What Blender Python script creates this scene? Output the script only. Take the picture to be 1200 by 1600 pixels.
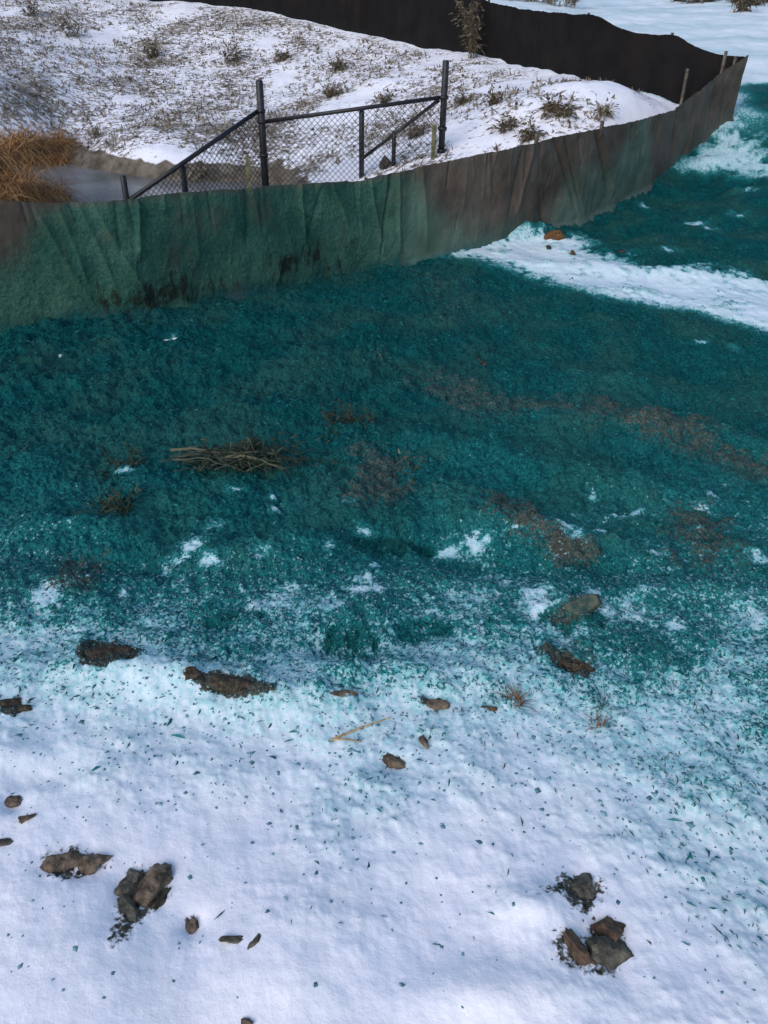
import bpy, math, random
import numpy as np
from mathutils import Vector, Matrix, noise as mnoise

for o in list(bpy.data.objects): bpy.data.objects.remove(o)
SC = bpy.context.scene
COL = SC.collection
rng = random.Random(11)
nrg = np.random.default_rng(5)

# ---------------------------------------------------------------- camera
cam_d = bpy.data.cameras.new('camera'); cam = bpy.data.objects.new('camera', cam_d); COL.objects.link(cam)
cam_d.sensor_fit = 'VERTICAL'; cam_d.sensor_height = 24.0; cam_d.lens = 1208.0 / 1600 * 24.0
cam_d.clip_start = 0.02; cam_d.clip_end = 1000
cam.location = (0, 0, 1.7)
cam.rotation_euler = (Matrix.Rotation(math.radians(90 - 33.0), 3, 'X') @ Matrix.Rotation(math.radians(1.2), 3, 'Z')).to_euler()
SC.camera = cam

# ---------------------------------------------------------------- sky, sun, exposure (dusk after an overcast winter day)
SUN_EL, SUN_AZ = math.radians(32), math.radians(215)      # azimuth clockwise from +Y: behind the camera, to its left
world = bpy.data.worlds.new('World'); SC.world = world; world.use_nodes = True
wn = world.node_tree
sky = wn.nodes.new('ShaderNodeTexSky'); sky.sky_type = 'NISHITA'; sky.sun_disc = False
sky.sun_elevation = SUN_EL; sky.sun_rotation = SUN_AZ; sky.air_density = 1.0; sky.dust_density = 0.6; sky.ozone_density = 1.0
bg = wn.nodes['Background']; bg.inputs['Strength'].default_value = 0.14
wn.links.new(sky.outputs['Color'], bg.inputs['Color'])
sun_d = bpy.data.lights.new('sun', 'SUN'); sun = bpy.data.objects.new('sun', sun_d); COL.objects.link(sun)
sun_d.energy = 1.3; sun_d.angle = math.radians(42); sun_d.color = (1.0, 0.88, 0.85)
sd = Vector((math.sin(SUN_AZ) * math.cos(SUN_EL), math.cos(SUN_AZ) * math.cos(SUN_EL), math.sin(SUN_EL)))
sun.rotation_euler = sd.to_track_quat('Z', 'Y').to_euler()
SC.view_settings.view_transform = 'Standard'; SC.view_settings.look = 'None'
SC.view_settings.gamma = 1.0; SC.view_settings.use_curve_mapping = False
SC.view_settings.exposure = 0.46
SC.cycles.use_denoising = True

# ---------------------------------------------------------------- site survey: places in metres (x right, y ahead, z up)
POND = [[-5.088,12.028],[-4.947,12.271],[-4.398,11.632],[-3.677,11.315],[-3.18,11.085],[-2.628,10.917],[-1.521,10.861],[-1.292,9.68],[-1.938,8.724],[-3.086,8.413],[-3.822,8.404],[-4.4,10.044]]
CTRL = [[-4,-2,0.0],[-4,0,0.0],[-4,1.2,0.0],[-4,2.4,-0.02],[-2,-2,0.0],[-2,0,0.0],[-2,1.2,0.0],[-2,2.4,-0.02],[0,-2,0.0],[0,0,0.0],[0,1.2,0.0],[0,2.4,-0.02],[2,-2,0.0],[2,0,0.0],[2,1.2,0.0],[2,2.4,-0.02],[4,-2,0.0],[4,0,0.0],[4,1.2,0.0],[4,2.4,-0.02],[-5,3.5,0],[-4,4.2,0],[-2.807,4.251,-0.0],[-2.374,4.542,0.0],[-2.02,4.761,0.0],[-1.88,4.831,0.0],[-1.658,4.919,-0.0],[-1.349,5.214,-0.03],[-1.05,5.525,-0.05],[-0.722,5.896,-0.08],[-0.249,6.327,-0.1],[0.171,6.589,-0.08],[0.499,6.724,-0.04],[0.964,7.011,0.0],[1.421,7.412,0.02],[1.773,7.705,0.03],[2.266,8.26,0.06],[2.659,8.703,0.15],[2.968,9.13,0.229],[3.286,9.551,0.333],[3.667,9.946,0.508],[4.029,10.236,0.697],[4.036,10.254,0.695],[3.906,10.315,0.727],[3.651,10.429,0.773],[3.457,10.527,0.815],[3.307,10.596,0.854],[3.121,10.808,0.874],[2.931,11.017,0.91],[2.731,11.222,0.948],[2.52,11.528,0.988],[2.376,11.966,1.009],[2.134,12.621,1.036],[1.855,13.271,1.069],[1.481,14.324,1.107],[0.921,15.272,1.149],[-0.186,16.999,1.271],[-1.481,18.24,1.456],[-2.929,19.481,1.679],[-4.433,20.22,1.783],[-5.955,20.659,1.819],[-8.052,21.01,1.991],[-10.582,20.983,2.184],[3.693,8.097,0.27],[4.123,9.33,0.512],[4.909,11.604,0.983],[6.078,14.8,1.42],[8.925,22.279,2.058],[5.643,21.264,1.808],[4.284,23.614,1.962],[4.186,7.854,0.325],[5.545,9.5,0.709],[7.95,12.72,1.355],[4,5,0.0],[3,6.5,0.02],[2,5,-0.03],[6,7,0.1],[-4.992,12.265,-0.25],[-4.415,11.682,-0.25],[-3.608,11.083,-0.25],[-3.099,10.775,-0.25],[-2.437,10.416,-0.25],[-5.123,13.068,-0.02],[-4.456,12.481,-0.02],[-3.843,11.704,-0.02],[-3.106,10.833,-0.02],[-2.58,10.28,-0.02],[-3.2,9.3,-0.6],[-3.9,11,-0.6],[-2.2,9.0,-0.5],[-4.6,10,-0.4],[-2.6,8,-0.45],[-1.5,7.6,-0.4],[-1.9,9.2,-0.45],[-1.5,8.6,-0.42],[-2.6,9.8,-0.5],[-1.731,10.577,-0.25],[-1.279,10.279,-0.12],[-4.075,9.351,0.287],[-3.898,8.444,0.057],[-4.774,9.352,0.339],[-5.838,12.944,0.525],[-7.203,16.496,1.138],[-4.281,13.958,0.196],[-5.13,17.254,0.839],[-1.926,13.463,0.29],[-0.932,10.96,0.041],[-1.238,14.949,0.637],[-0.108,11.499,0.371],[-0.144,13.999,0.812],[0.278,9.596,0.336],[0.984,9.549,0.552],[1.203,12.141,0.8],[1.655,9.456,0.766],[1.954,11.434,0.94],[2.374,9.611,0.858],[2.899,9.988,0.866],[-6,26,2.3],[-14,25,2.4],[0,24,2.2],[2,20,1.9],[-12,18,1.0],[-9,10,0.2],[60,0,1.5],[-60,0,1],[0,-60,0.3],[60,60,4.2],[-60,60,4.2],[0,75,4.6],[25,45,3.6],[10,40,3.3],[-15,45,3.5],[0,-12,0.1],[12,-6,0.1],[-12,-6,0.1],[14,10,0.9],[-12,3,0.1]]
MOUNDS = [[1.22,7.236,0.42,0.1,0.349,0.1],[1.498,7.173,0.2,0.15,0.0,0.05],[2.001,6.236,0.9,0.16,-0.14,0.05],[-0.706,1.678,0.34,0.08,-0.14,0.07],[-0.327,1.611,0.25,0.07,0.0,0.045],[-0.048,1.712,0.22,0.06,0.0,0.055],[0.324,1.71,0.2,0.08,0.175,0.03],[-0.622,0.824,0.2,0.14,0.349,0.03],[-0.462,0.886,0.14,0.12,0.0,-0.02],[-0.225,0.859,0.14,0.14,0.0,0.03],[0.162,0.952,0.16,0.14,0.0,-0.02],[0.352,0.974,0.07,0.05,0.0,0.03],[0.233,0.795,0.14,0.06,0.0,0.03],[0.834,1.027,0.2,0.2,0.0,-0.02],[-0.897,1.324,0.1,0.07,0.0,-0.03],[-0.969,1.37,0.08,0.05,0.0,0.03],[0.611,2.539,0.35,0.1,-0.489,0.08],[0.126,2.429,0.35,0.12,-0.175,-0.07],[1.483,3.348,0.9,0.14,-0.244,0.09],[1.686,4.331,0.9,0.2,-0.175,-0.08],[0.295,3.216,0.7,0.12,-0.175,0.06],[0.974,2.898,0.6,0.08,-0.349,0.05],[0.905,2.31,0.5,0.1,-0.087,-0.05],[1.144,2.158,0.4,0.08,0.0,0.05],[-0.361,2.377,0.3,0.08,0.175,0.05],[-0.934,2.263,0.3,0.08,0.0,-0.04],[-1.241,2.463,0.25,0.07,0.0,0.05],[-0.659,3.557,0.5,0.1,0.087,0.05],[-1.549,3.81,0.4,0.12,0.0,0.05],[-0.169,4.287,0.4,0.15,0.349,0.06],[0.8,4.816,0.5,0.15,-0.175,-0.05],[1.238,4.032,0.3,0.08,-0.349,0.05],[-1.007,3.673,0.9,0.25,0.0,-0.05],[-0.114,1.846,0.12,0.05,0.0,-0.07],[-0.522,1.939,0.14,0.06,0.0,-0.03],[0.134,1.897,0.1,0.04,0.0,-0.03],[0.639,2.025,0.1,0.06,0.0,0.05],[3.494,9.367,0.35,0.2,0.349,0.08],[-0.702,1.065,0.085,0.05,0.0,-0.022],[-0.538,1.003,0.065,0.065,0.0,-0.022],[-0.405,0.936,0.03,0.03,0.0,-0.022],[0.476,1.034,0.05,0.05,0.0,-0.022],[0.494,0.902,0.075,0.07,0.0,-0.022],[0.037,1.388,0.05,0.035,0.0,-0.022],[-0.926,1.231,0.035,0.03,0.0,-0.022],[-0.444,1.604,0.12,0.045,0.0,-0.022],[-0.832,1.712,0.09,0.045,0.0,-0.022],[0.59,1.768,0.1,0.04,0.0,-0.022]]
EDGE = [[-1.769,1.899],[-1.234,1.869],[-1.029,1.822],[-0.815,1.791],[-0.596,1.795],[-0.439,1.821],[-0.301,1.859],[-0.189,1.761],[-0.067,1.69],[0.087,1.712],[0.25,1.785],[0.411,1.786],[0.517,1.697],[0.631,1.591],[0.809,1.497],[1.086,1.463],[1.613,1.45]]
SNOW_STRIPS = [[[0.442,6.67],[0.736,6.966],[1.084,7.126],[1.439,7.223],[1.694,7.152],[1.764,6.672],[2.05,6.265],[2.944,6.066],[3.863,5.941],[3.096,4.49],[2.48,4.891],[2.286,5.169],[2.043,5.371],[1.636,5.551],[1.272,5.86],[0.985,6.276],[0.701,6.55]],[[3.125,9.298],[3.597,9.807],[4.055,10.274],[4.15,9.989],[4.084,9.199],[4.457,8.677],[4.252,8.013],[3.874,8.588],[3.615,9.104],[3.302,9.198]]]
TEALBAND = [[4.124,10.469],[4.604,11.686],[4.971,11.775],[6.538,11.589],[5.652,9.727],[4.357,10.027]]
SOIL = [([[0.421,2.807],[0.541,2.785],[0.624,2.526],[0.769,2.391],[0.686,2.389],[0.572,2.464],[0.48,2.554],[0.4,2.639]],0.09,0.75),([[1.13,3.715],[1.444,3.64],[1.593,3.275],[1.928,3.118],[1.857,2.937],[1.578,3.022],[1.347,3.227],[1.105,3.369]],0.2,0.72),([[-0.122,3.094],[0.112,3.109],[0.163,2.858],[0.026,2.731],[-0.149,2.753]],0.1,0.65),([[-0.019,4.226],[0.409,3.972],[1.19,3.685],[1.804,3.278],[1.777,3.193],[1.047,3.387],[0.284,3.614]],0.16,0.5),([[1.173,2.731],[1.398,2.689],[1.393,2.524],[1.247,2.304],[1.098,2.37]],0.14,0.6),([[-1.212,2.31],[-1.027,2.324],[-0.991,2.076],[-1.137,2.11]],0.04,0.55),([[0.168,6.387],[0.749,5.947],[0.563,4.901],[0.348,4.832]],0.2,0.3),([[-0.952,1.807],[-0.85,1.836],[-0.745,1.792],[-0.732,1.7],[-0.83,1.67],[-0.908,1.697]],0.015,1.0),([[-0.584,1.646],[-0.485,1.669],[-0.363,1.617],[-0.313,1.586],[-0.415,1.579],[-0.52,1.602]],0.015,1.0),([[0.491,1.838],[0.581,1.824],[0.66,1.76],[0.637,1.707],[0.568,1.751],[0.516,1.8]],0.015,0.9),([[0.556,2.0],[0.637,2.048],[0.776,2.106],[0.743,2.014],[0.622,1.939],[0.555,1.942]],0.02,0.7),([[0.106,1.62],[0.181,1.615],[0.199,1.591],[0.124,1.584]],0.01,1),([[-1.11,1.584],[-1.063,1.595],[-1.022,1.559],[-1.036,1.516],[-1.088,1.53]],0.012,0.9),([[-0.782,1.081],[-0.738,1.106],[-0.647,1.086],[-0.616,1.061],[-0.655,1.04],[-0.715,1.022],[-0.76,1.033]],0.022,0.6),([[-0.6,1.058],[-0.55,1.069],[-0.486,1.039],[-0.481,0.99],[-0.507,0.964],[-0.524,0.924],[-0.557,0.872],[-0.585,0.93],[-0.583,1.001]],0.022,0.6),([[-0.433,0.953],[-0.407,0.967],[-0.388,0.938],[-0.414,0.927]],0.006,0.5),([[0.392,1.009],[0.44,1.06],[0.523,1.058],[0.525,1.027],[0.476,0.972],[0.447,0.981],[0.433,1.019]],0.022,0.7),([[0.386,0.902],[0.413,0.915],[0.443,0.88],[0.489,0.966],[0.538,0.96],[0.547,0.895],[0.511,0.848],[0.442,0.85],[0.402,0.859]],0.022,0.6)]
SOAKED = [(-0.107,1.898,0.11,0.055,1),(-0.519,1.97,0.14,0.05,0.82),(0.136,1.94,0.12,0.05,0.85),(0.648,1.978,0.14,0.06,0.8),(1.323,2.472,0.14,0.06,1),(0.003,2.48,0.2,0.06,1)]
BARE = [(0.368,2.501,0.035,0.05,0.9),(0.255,2.464,0.07,0.03,0.6),(0.527,2.014,0.05,0.06,0.9),(-0.084,2.13,0.04,0.04,0.8),(-0.722,2.367,0.05,0.04,0.8),(-0.632,2.275,0.05,0.03,0.6),(-0.458,2.304,0.03,0.03,0.8),(-1.147,2.052,0.04,0.05,0.9),(-0.909,2.097,0.02,0.02,0.9),(-0.435,2.674,0.04,0.03,0.7),(-0.147,2.702,0.04,0.02,0.6),(-1.143,2.938,0.05,0.03,0.6),(1.032,2.693,0.04,0.03,0.6),(0.849,2.492,0.03,0.02,0.6),(1.263,2.475,0.03,0.03,0.6),(1.408,2.363,0.04,0.03,0.6),(-0.168,2.037,0.05,0.04,0.6),(0.472,2.238,0.04,0.04,0.5),(2.238,5.552,0.05,0.1,0.5),(-1.312,4.529,0.05,0.04,0.7),(2.87,7.621,0.1,0.1,0.9),(2.943,7.398,0.08,0.08,0.8),(2.583,8.359,0.08,0.1,0.8),(2.414,6.861,0.1,0.06,0.8),(2.052,6.739,0.06,0.06,0.8),(3.276,7.718,0.08,0.08,0.7),(2.585,6.467,0.12,0.06,0.8),(3.581,8.27,0.1,0.1,0.6),(1.987,4.723,0.04,0.06,0.7),(2.144,4.595,0.03,0.05,0.7),(0.532,2.111,0.039,0.048,0.68),(1.397,2.797,0.029,0.048,0.64),(1.314,2.708,0.029,0.021,0.59),(0.514,2.814,0.022,0.023,0.76),(0.97,2.667,0.039,0.017,0.63),(-0.625,2.771,0.041,0.02,0.45),(1.262,2.042,0.024,0.049,0.59),(0.715,2.509,0.043,0.038,0.78),(1.245,2.537,0.026,0.018,0.42),(-0.714,2.454,0.033,0.012,0.66),(-0.082,2.527,0.04,0.03,0.49),(0.236,2.135,0.017,0.049,0.36),(0.78,2.037,0.016,0.042,0.51),(0.527,2.823,0.016,0.019,0.78),(-0.362,2.078,0.043,0.048,0.5),(-0.036,2.291,0.038,0.016,0.69),(0.878,2.033,0.016,0.048,0.39),(-0.064,2.207,0.043,0.025,0.77),(0.41,2.503,0.025,0.019,0.39),(-0.469,2.124,0.045,0.018,0.37),(1.393,2.341,0.027,0.021,0.62),(1.043,2.391,0.028,0.014,0.76),(-0.758,2.301,0.04,0.017,0.68),(1.278,2.256,0.039,0.016,0.55),(-0.45,2.016,0.024,0.029,0.8),(0.971,1.959,0.029,0.031,0.68),(0.257,2.537,0.027,0.018,0.52),(1.25,1.976,0.034,0.031,0.5),(-0.667,2.491,0.038,0.045,0.51),(0.867,2.087,0.036,0.037,0.69),(-0.014,2.133,0.023,0.03,0.7),(0.737,2.453,0.043,0.037,0.61),(-0.798,2.267,0.023,0.038,0.56),(0.948,2.163,0.039,0.025,0.64),(0.755,2.039,0.026,0.044,0.74),(0.636,1.938,0.044,0.032,0.59),(-0.415,2.015,0.043,0.03,0.66),(0.737,2.121,0.02,0.042,0.61),(0.675,2.4,0.034,0.041,0.64),(0.889,2.806,0.02,0.029,0.64),(-0.322,2.136,0.034,0.014,0.56),(-0.37,2.731,0.019,0.024,0.43),(-0.454,2.744,0.029,0.026,0.63),(0.512,2.514,0.042,0.012,0.53),(-0.21,2.35,0.018,0.044,0.52),(-0.723,2.19,0.018,0.033,0.5)]
FENCE_FRONT = [[-2.807,4.251,-0.0,0.818],[-2.374,4.542,0.0,0.772],[-2.02,4.761,0.0,0.723],[-1.88,4.831,0.0,0.707],[-1.658,4.919,-0.0,0.707],[-1.349,5.214,-0.03,0.704],[-1.05,5.525,-0.05,0.674],[-0.722,5.896,-0.08,0.639],[-0.249,6.327,-0.1,0.604],[0.171,6.589,-0.08,0.656],[0.499,6.724,-0.04,0.701],[0.964,7.011,0.0,0.759],[1.421,7.412,0.02,0.797],[1.773,7.705,0.03,0.824],[2.266,8.26,0.06,0.839],[2.659,8.703,0.15,0.861],[2.968,9.13,0.229,0.872],[3.286,9.551,0.333,1.01],[3.667,9.946,0.508,1.176],[4.029,10.236,0.697,1.35]]
FENCE_BACK = [[4.036,10.254,0.695,1.324],[3.906,10.315,0.727,1.326],[3.651,10.429,0.773,1.349],[3.457,10.527,0.815,1.412],[3.307,10.596,0.854,1.522],[3.121,10.808,0.874,1.508],[2.931,11.017,0.91,1.52],[2.731,11.222,0.948,1.573],[2.52,11.528,0.988,1.693],[2.376,11.966,1.009,1.696],[2.134,12.621,1.036,1.712],[1.855,13.271,1.069,1.744],[1.481,14.324,1.107,1.822],[0.921,15.272,1.149,2.129],[-0.186,16.999,1.271,2.251],[-1.481,18.24,1.456,2.436],[-2.929,19.481,1.679,2.659],[-4.433,20.22,1.783,2.763],[-5.955,20.659,1.819,2.799],[-8.052,21.01,1.991,2.971],[-10.582,20.983,2.184,3.164]]
CREASES = [(0.883,0.898,1.117,0.169,0.05,0.035),(1.002,0.949,1.099,0.339,0.035,0.03),(1.126,0.966,1.264,0.254,0.04,0.035),(1.214,0.966,1.462,0.102,0.035,0.03),(1.462,0.966,1.421,0.525,0.02,0.035),(1.329,0.983,1.315,0.542,0.04,-0.03),(1.858,0.966,1.853,0.441,0.05,0.02),(2.294,0.983,2.276,0.492,0.05,-0.025),(2.782,0.983,2.818,0.288,0.025,0.03),(2.956,0.915,2.759,0.288,0.03,-0.025),(3.076,0.966,3.232,0.559,0.02,0.03),(2.722,0.814,2.952,0.661,0.02,0.02),(3.444,0.949,3.568,0.203,0.03,0.025),(3.614,0.949,3.536,0.186,0.02,-0.03),(3.674,0.966,3.724,0.237,0.02,0.03),(3.904,0.983,3.977,0.186,0.06,0.02),(4.313,0.966,4.313,0.441,0.06,0.018),(4.566,0.983,4.616,0.576,0.03,-0.015),(4.901,0.932,4.814,0.322,0.035,-0.03),(5.016,0.949,4.897,0.305,0.03,0.03),(5.205,0.525,5.356,0.017,0.025,-0.035),(5.37,0.949,5.775,0.186,0.028,-0.04),(5.499,0.932,5.835,0.203,0.02,-0.03),(5.655,0.949,5.779,0.627,0.02,-0.02),(5.927,0.949,6.442,0.169,0.03,-0.04),(6.014,0.966,6.497,0.203,0.03,0.03),(6.57,0.966,6.681,0.61,0.03,-0.02),(6.929,0.949,6.989,0.458,0.03,0.02),(7.724,0.983,7.844,0.203,0.05,-0.035),(8.23,1.0,8.285,0.085,0.06,0.03),(8.648,1.0,8.754,0.102,0.05,-0.02),(8.823,1.0,8.97,0.051,0.04,-0.03)]
SPX = {0:0.699,60:0.901,120:1.113,220:1.503,330:2.005,430:2.547,500:2.956,560:3.329,640:3.83,700:4.152,760:4.51,860:5.274,900:5.632,960:6.322,1000:6.869,1030:7.366}
STAKES_FRONT = [(0.786,-0.02),(2.29,-0.02),(3.329,-0.02),(4.069,-0.02),(5.136,0.05),(6.088,0.05),(7.973,0.28),(8.8,0.18),(9.012,0.05)]
STAKES_BACK = [(0.94,0.02),(2.246,0.02),(5.106,0.02),(7.956,0.02),(9.3,0.03),(11.6,0.03)]
LINK = {'post_left':([-1.44,9.491,1.043],[-1.445,9.491,-0.089]),'post_right':([0.551,9.384,1.269],[0.522,9.385,0.225]),'post_mid':([-0.337,9.494,0.775],[-0.336,9.494,0.001]),'post_short':([0.025,9.45,0.578],[0.022,9.45,0.118]),'rail':([-1.405,9.497,0.641],[0.525,9.385,0.924]),'brace_right':([0.499,9.387,0.899],[-0.322,9.495,0.292]),'wing_rail':([-1.467,9.487,0.748],[-2.617,8.192,0.056]),'wing_post':([-2.184,8.731,0.301],[-2.178,8.733,-0.092]),'wing_end':([-2.647,8.182,0.284],[-2.644,8.184,-0.004]),'stake':([-1.54,8.969,0.371],[-1.566,8.964,-0.06]),'stake_right':([0.459,9.289,0.662],[0.462,9.289,0.2])}
SPOT = {'clod_a1':[-0.739,1.073],'clod_a2':[-0.678,1.077],'clod_b1':[-0.569,1.026],'clod_b2':[-0.524,1.02],'clod_b3':[-0.553,0.962],'clod_b4':[-0.487,0.991],'clod_c':[-0.409,0.945],'frag1':[-0.305,0.893],'frag2':[-0.258,0.884],'clod_d':[0.483,1.049],'clod_e1':[0.513,0.938],'clod_e2':[0.494,0.887],'clod_e3':[0.434,0.886],'clod_f':[0.037,1.407],'clod_g':[0.126,1.462],'clod_h':[0.152,1.599],'clod_i':[-0.936,1.248],'clod_j':[-0.871,1.182],'clod_k':[-0.903,1.115],'clod_l1':[-1.073,1.573],'clod_l2':[-1.037,1.549],'clod_m':[-0.107,1.601],'clod_n':[0.32,1.583],'sod_a':[-0.848,1.746],'sod_b':[-0.448,1.617],'sod_c':[0.597,1.789],'sod_b0':[-0.555,1.642],'clod_bottom':[-0.252,0.732],'stone_fence':[1.469,7.092],'stone_f2':[1.55,6.683],'stone_f3':[1.961,6.746],'stone_f4':[1.373,6.86],'rock_green':[0.688,2.03],'tuft_a':[0.399,1.608],'tuft_b':[0.631,1.55],'tuft_b2':[0.655,1.614],'pile':[-0.667,2.953],'weed_a':[-0.18,3.383],'weed_b':[-1.065,2.607],'weed_c':[-1.675,2.999],'weed_d':[-1.172,2.989],'weed_e':[0.11,2.999],'leaf_a':[0.54,4.315],'litter_a':[-1.336,4.499],'litter_b':[-1.276,4.461],'litter_c':[-1.883,4.208],'hollow':[-0.117,1.887]}
STRAW = [[-0.135,1.456,-0.01],[0.033,1.527,-0.006],[-0.135,1.458,-0.009],[-0.049,1.453,-0.004]]
BANK = {'weed_tall':[1.243,14.252],'bush_a':[1.252,9.468],'bush_b':[0.939,11.468],'bush_c':[1.858,9.424],'bush_d':[1.702,9.57],'bush_e':[0.289,10.216],'bush_f':[-0.125,12.729],'bush_g':[-0.944,13.78],'bush_h':[2.29,9.495],'bush_i':[1.496,9.171],'bank_a':[-6.266,17.663],'bank_b':[-2.99,16.693],'bank_c':[-4.64,17.277],'bank_d':[-4.528,12.997],'bank_e':[-2.553,10.99],'bank_f':[-7.403,18.686],'bank_g':[-2.057,16.421],'bank_h':[-0.94,15.445],'bank_i':[1.189,10.33],'rock_link':[-0.067,9.511]}
REEDS = [[-4.34,8.746],[-5.57,12.21],[-5.338,12.552],[-5.062,12.423],[-5.321,11.797],[-4.113,8.406],[-5.01,11.607],[-4.746,11.449],[-4.004,8.672],[-4.133,7.984],[-3.99,8.913]]
FARBRUSH = [[2.486,20.821],[3.103,21.092],[3.438,20.28],[3.683,19.454],[7.065,22.893],[7.18,22.249],[7.692,22.669],[8.075,22.003],[8.24,21.225],[8.699,21.678],[7.323,19.457]]
WATER_Z = -0.25

# ---------------------------------------------------------------- noise + terrain (metres)
def _hash(ix, iy, seed):
    h = (ix.astype(np.int64) * 374761393 + iy.astype(np.int64) * 668265263 + seed * 974711) & 0x7fffffff
    h = ((h ^ (h >> 13)) * 1274126177) & 0x7fffffff
    return (h ^ (h >> 16)) & 0xffff

def pnoise(x, y, seed=0):
    """Perlin noise, about -1..1"""
    x0 = np.floor(x); y0 = np.floor(y); fx = x - x0; fy = y - y0
    ux = fx * fx * fx * (fx * (fx * 6 - 15) + 10); uy = fy * fy * fy * (fy * (fy * 6 - 15) + 10)
    def g(ox, oy):
        a = _hash(x0 + ox, y0 + oy, seed) * (2 * math.pi / 65536.0)
        return np.cos(a) * (fx - ox) + np.sin(a) * (fy - oy)
    n0 = g(0, 0) * (1 - ux) + g(1, 0) * ux
    n1 = g(0, 1) * (1 - ux) + g(1, 1) * ux
    return (n0 * (1 - uy) + n1 * uy) * 1.5

def fbm(x, y, size, octaves=3, seed=0, gain=0.5):
    v = 0.0; a = 1.0; t = 0.0; f = 1.0 / size
    for o in range(octaves):
        v = v + a * pnoise(x * f + 17.3 * o, y * f - 9.1 * o, seed + o * 7); t += a; a *= gain; f *= 2.03
    return v / t

def sstep(a, b, x):
    t = np.clip((x - a) / (b - a), 0, 1); return t * t * (3 - 2 * t)

def poly_sd(poly, x, y):
    """signed distance to a polygon, positive inside"""
    d = np.full(x.shape, 1e9); ins = np.zeros(x.shape, bool); n = len(poly)
    for i in range(n):
        ax, ay = poly[i]; bx, by = poly[(i + 1) % n]
        ex, ey = bx - ax, by - ay; wx, wy = x - ax, y - ay
        t = np.clip((wx * ex + wy * ey) / (ex * ex + ey * ey + 1e-12), 0, 1)
        d = np.minimum(d, (wx - ex * t) ** 2 + (wy - ey * t) ** 2)
        if ay != by:
            c = ((ay > y) != (by > y)) & (x < ex * (y - ay) / (by - ay) + ax)
            ins ^= c
    d = np.sqrt(d)
    return np.where(ins, d, -d)

_C = np.array(CTRL, float)
def _mq(r2): return np.sqrt(r2 + 0.36)
_A = np.zeros((len(_C) + 3, len(_C) + 3))
_A[:len(_C), :len(_C)] = _mq((_C[:, None, 0] - _C[None, :, 0]) ** 2 + (_C[:, None, 1] - _C[None, :, 1]) ** 2) + np.eye(len(_C)) * -0.02
_A[:len(_C), -3] = 1; _A[-3, :len(_C)] = 1
_A[:len(_C), -2:] = _C[:, :2]; _A[-2:, :len(_C)] = _C[:, :2].T
_W = np.linalg.solve(_A, np.concatenate([_C[:, 2], [0, 0, 0]]))

def base_z(x, y):
    """large shape of the ground"""
    x = np.asarray(x, float); y = np.asarray(y, float)
    z = _W[-3] + _W[-2] * x + _W[-1] * y
    for i, c in enumerate(_C):
        z = z + _W[i] * _mq((x - c[0]) ** 2 + (y - c[1]) ** 2)
    w = sstep(-0.30, 0.40, poly_sd(POND, x, y) if x.ndim else poly_sd(POND, x[None], y[None])[0])
    z = z * (1 - w) - 0.55 * w
    for mx, my, sx, sy, rot, amp in MOUNDS:
        c, s = math.cos(rot), math.sin(rot)
        dx = (x - mx) * c + (y - my) * s; dy = -(x - mx) * s + (y - my) * c
        z = z + amp * np.exp(-(dx / sx) ** 2 - (dy / sy) ** 2)
    return z

_loop = [(p[0], p[1]) for p in FENCE_FRONT] + [(p[0], p[1]) for p in FENCE_BACK[1:]] + [(-14, 20), (-14, -1)]
_ex = np.array([e[0] for e in EDGE]); _ey = np.array([e[1] for e in EDGE])

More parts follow.
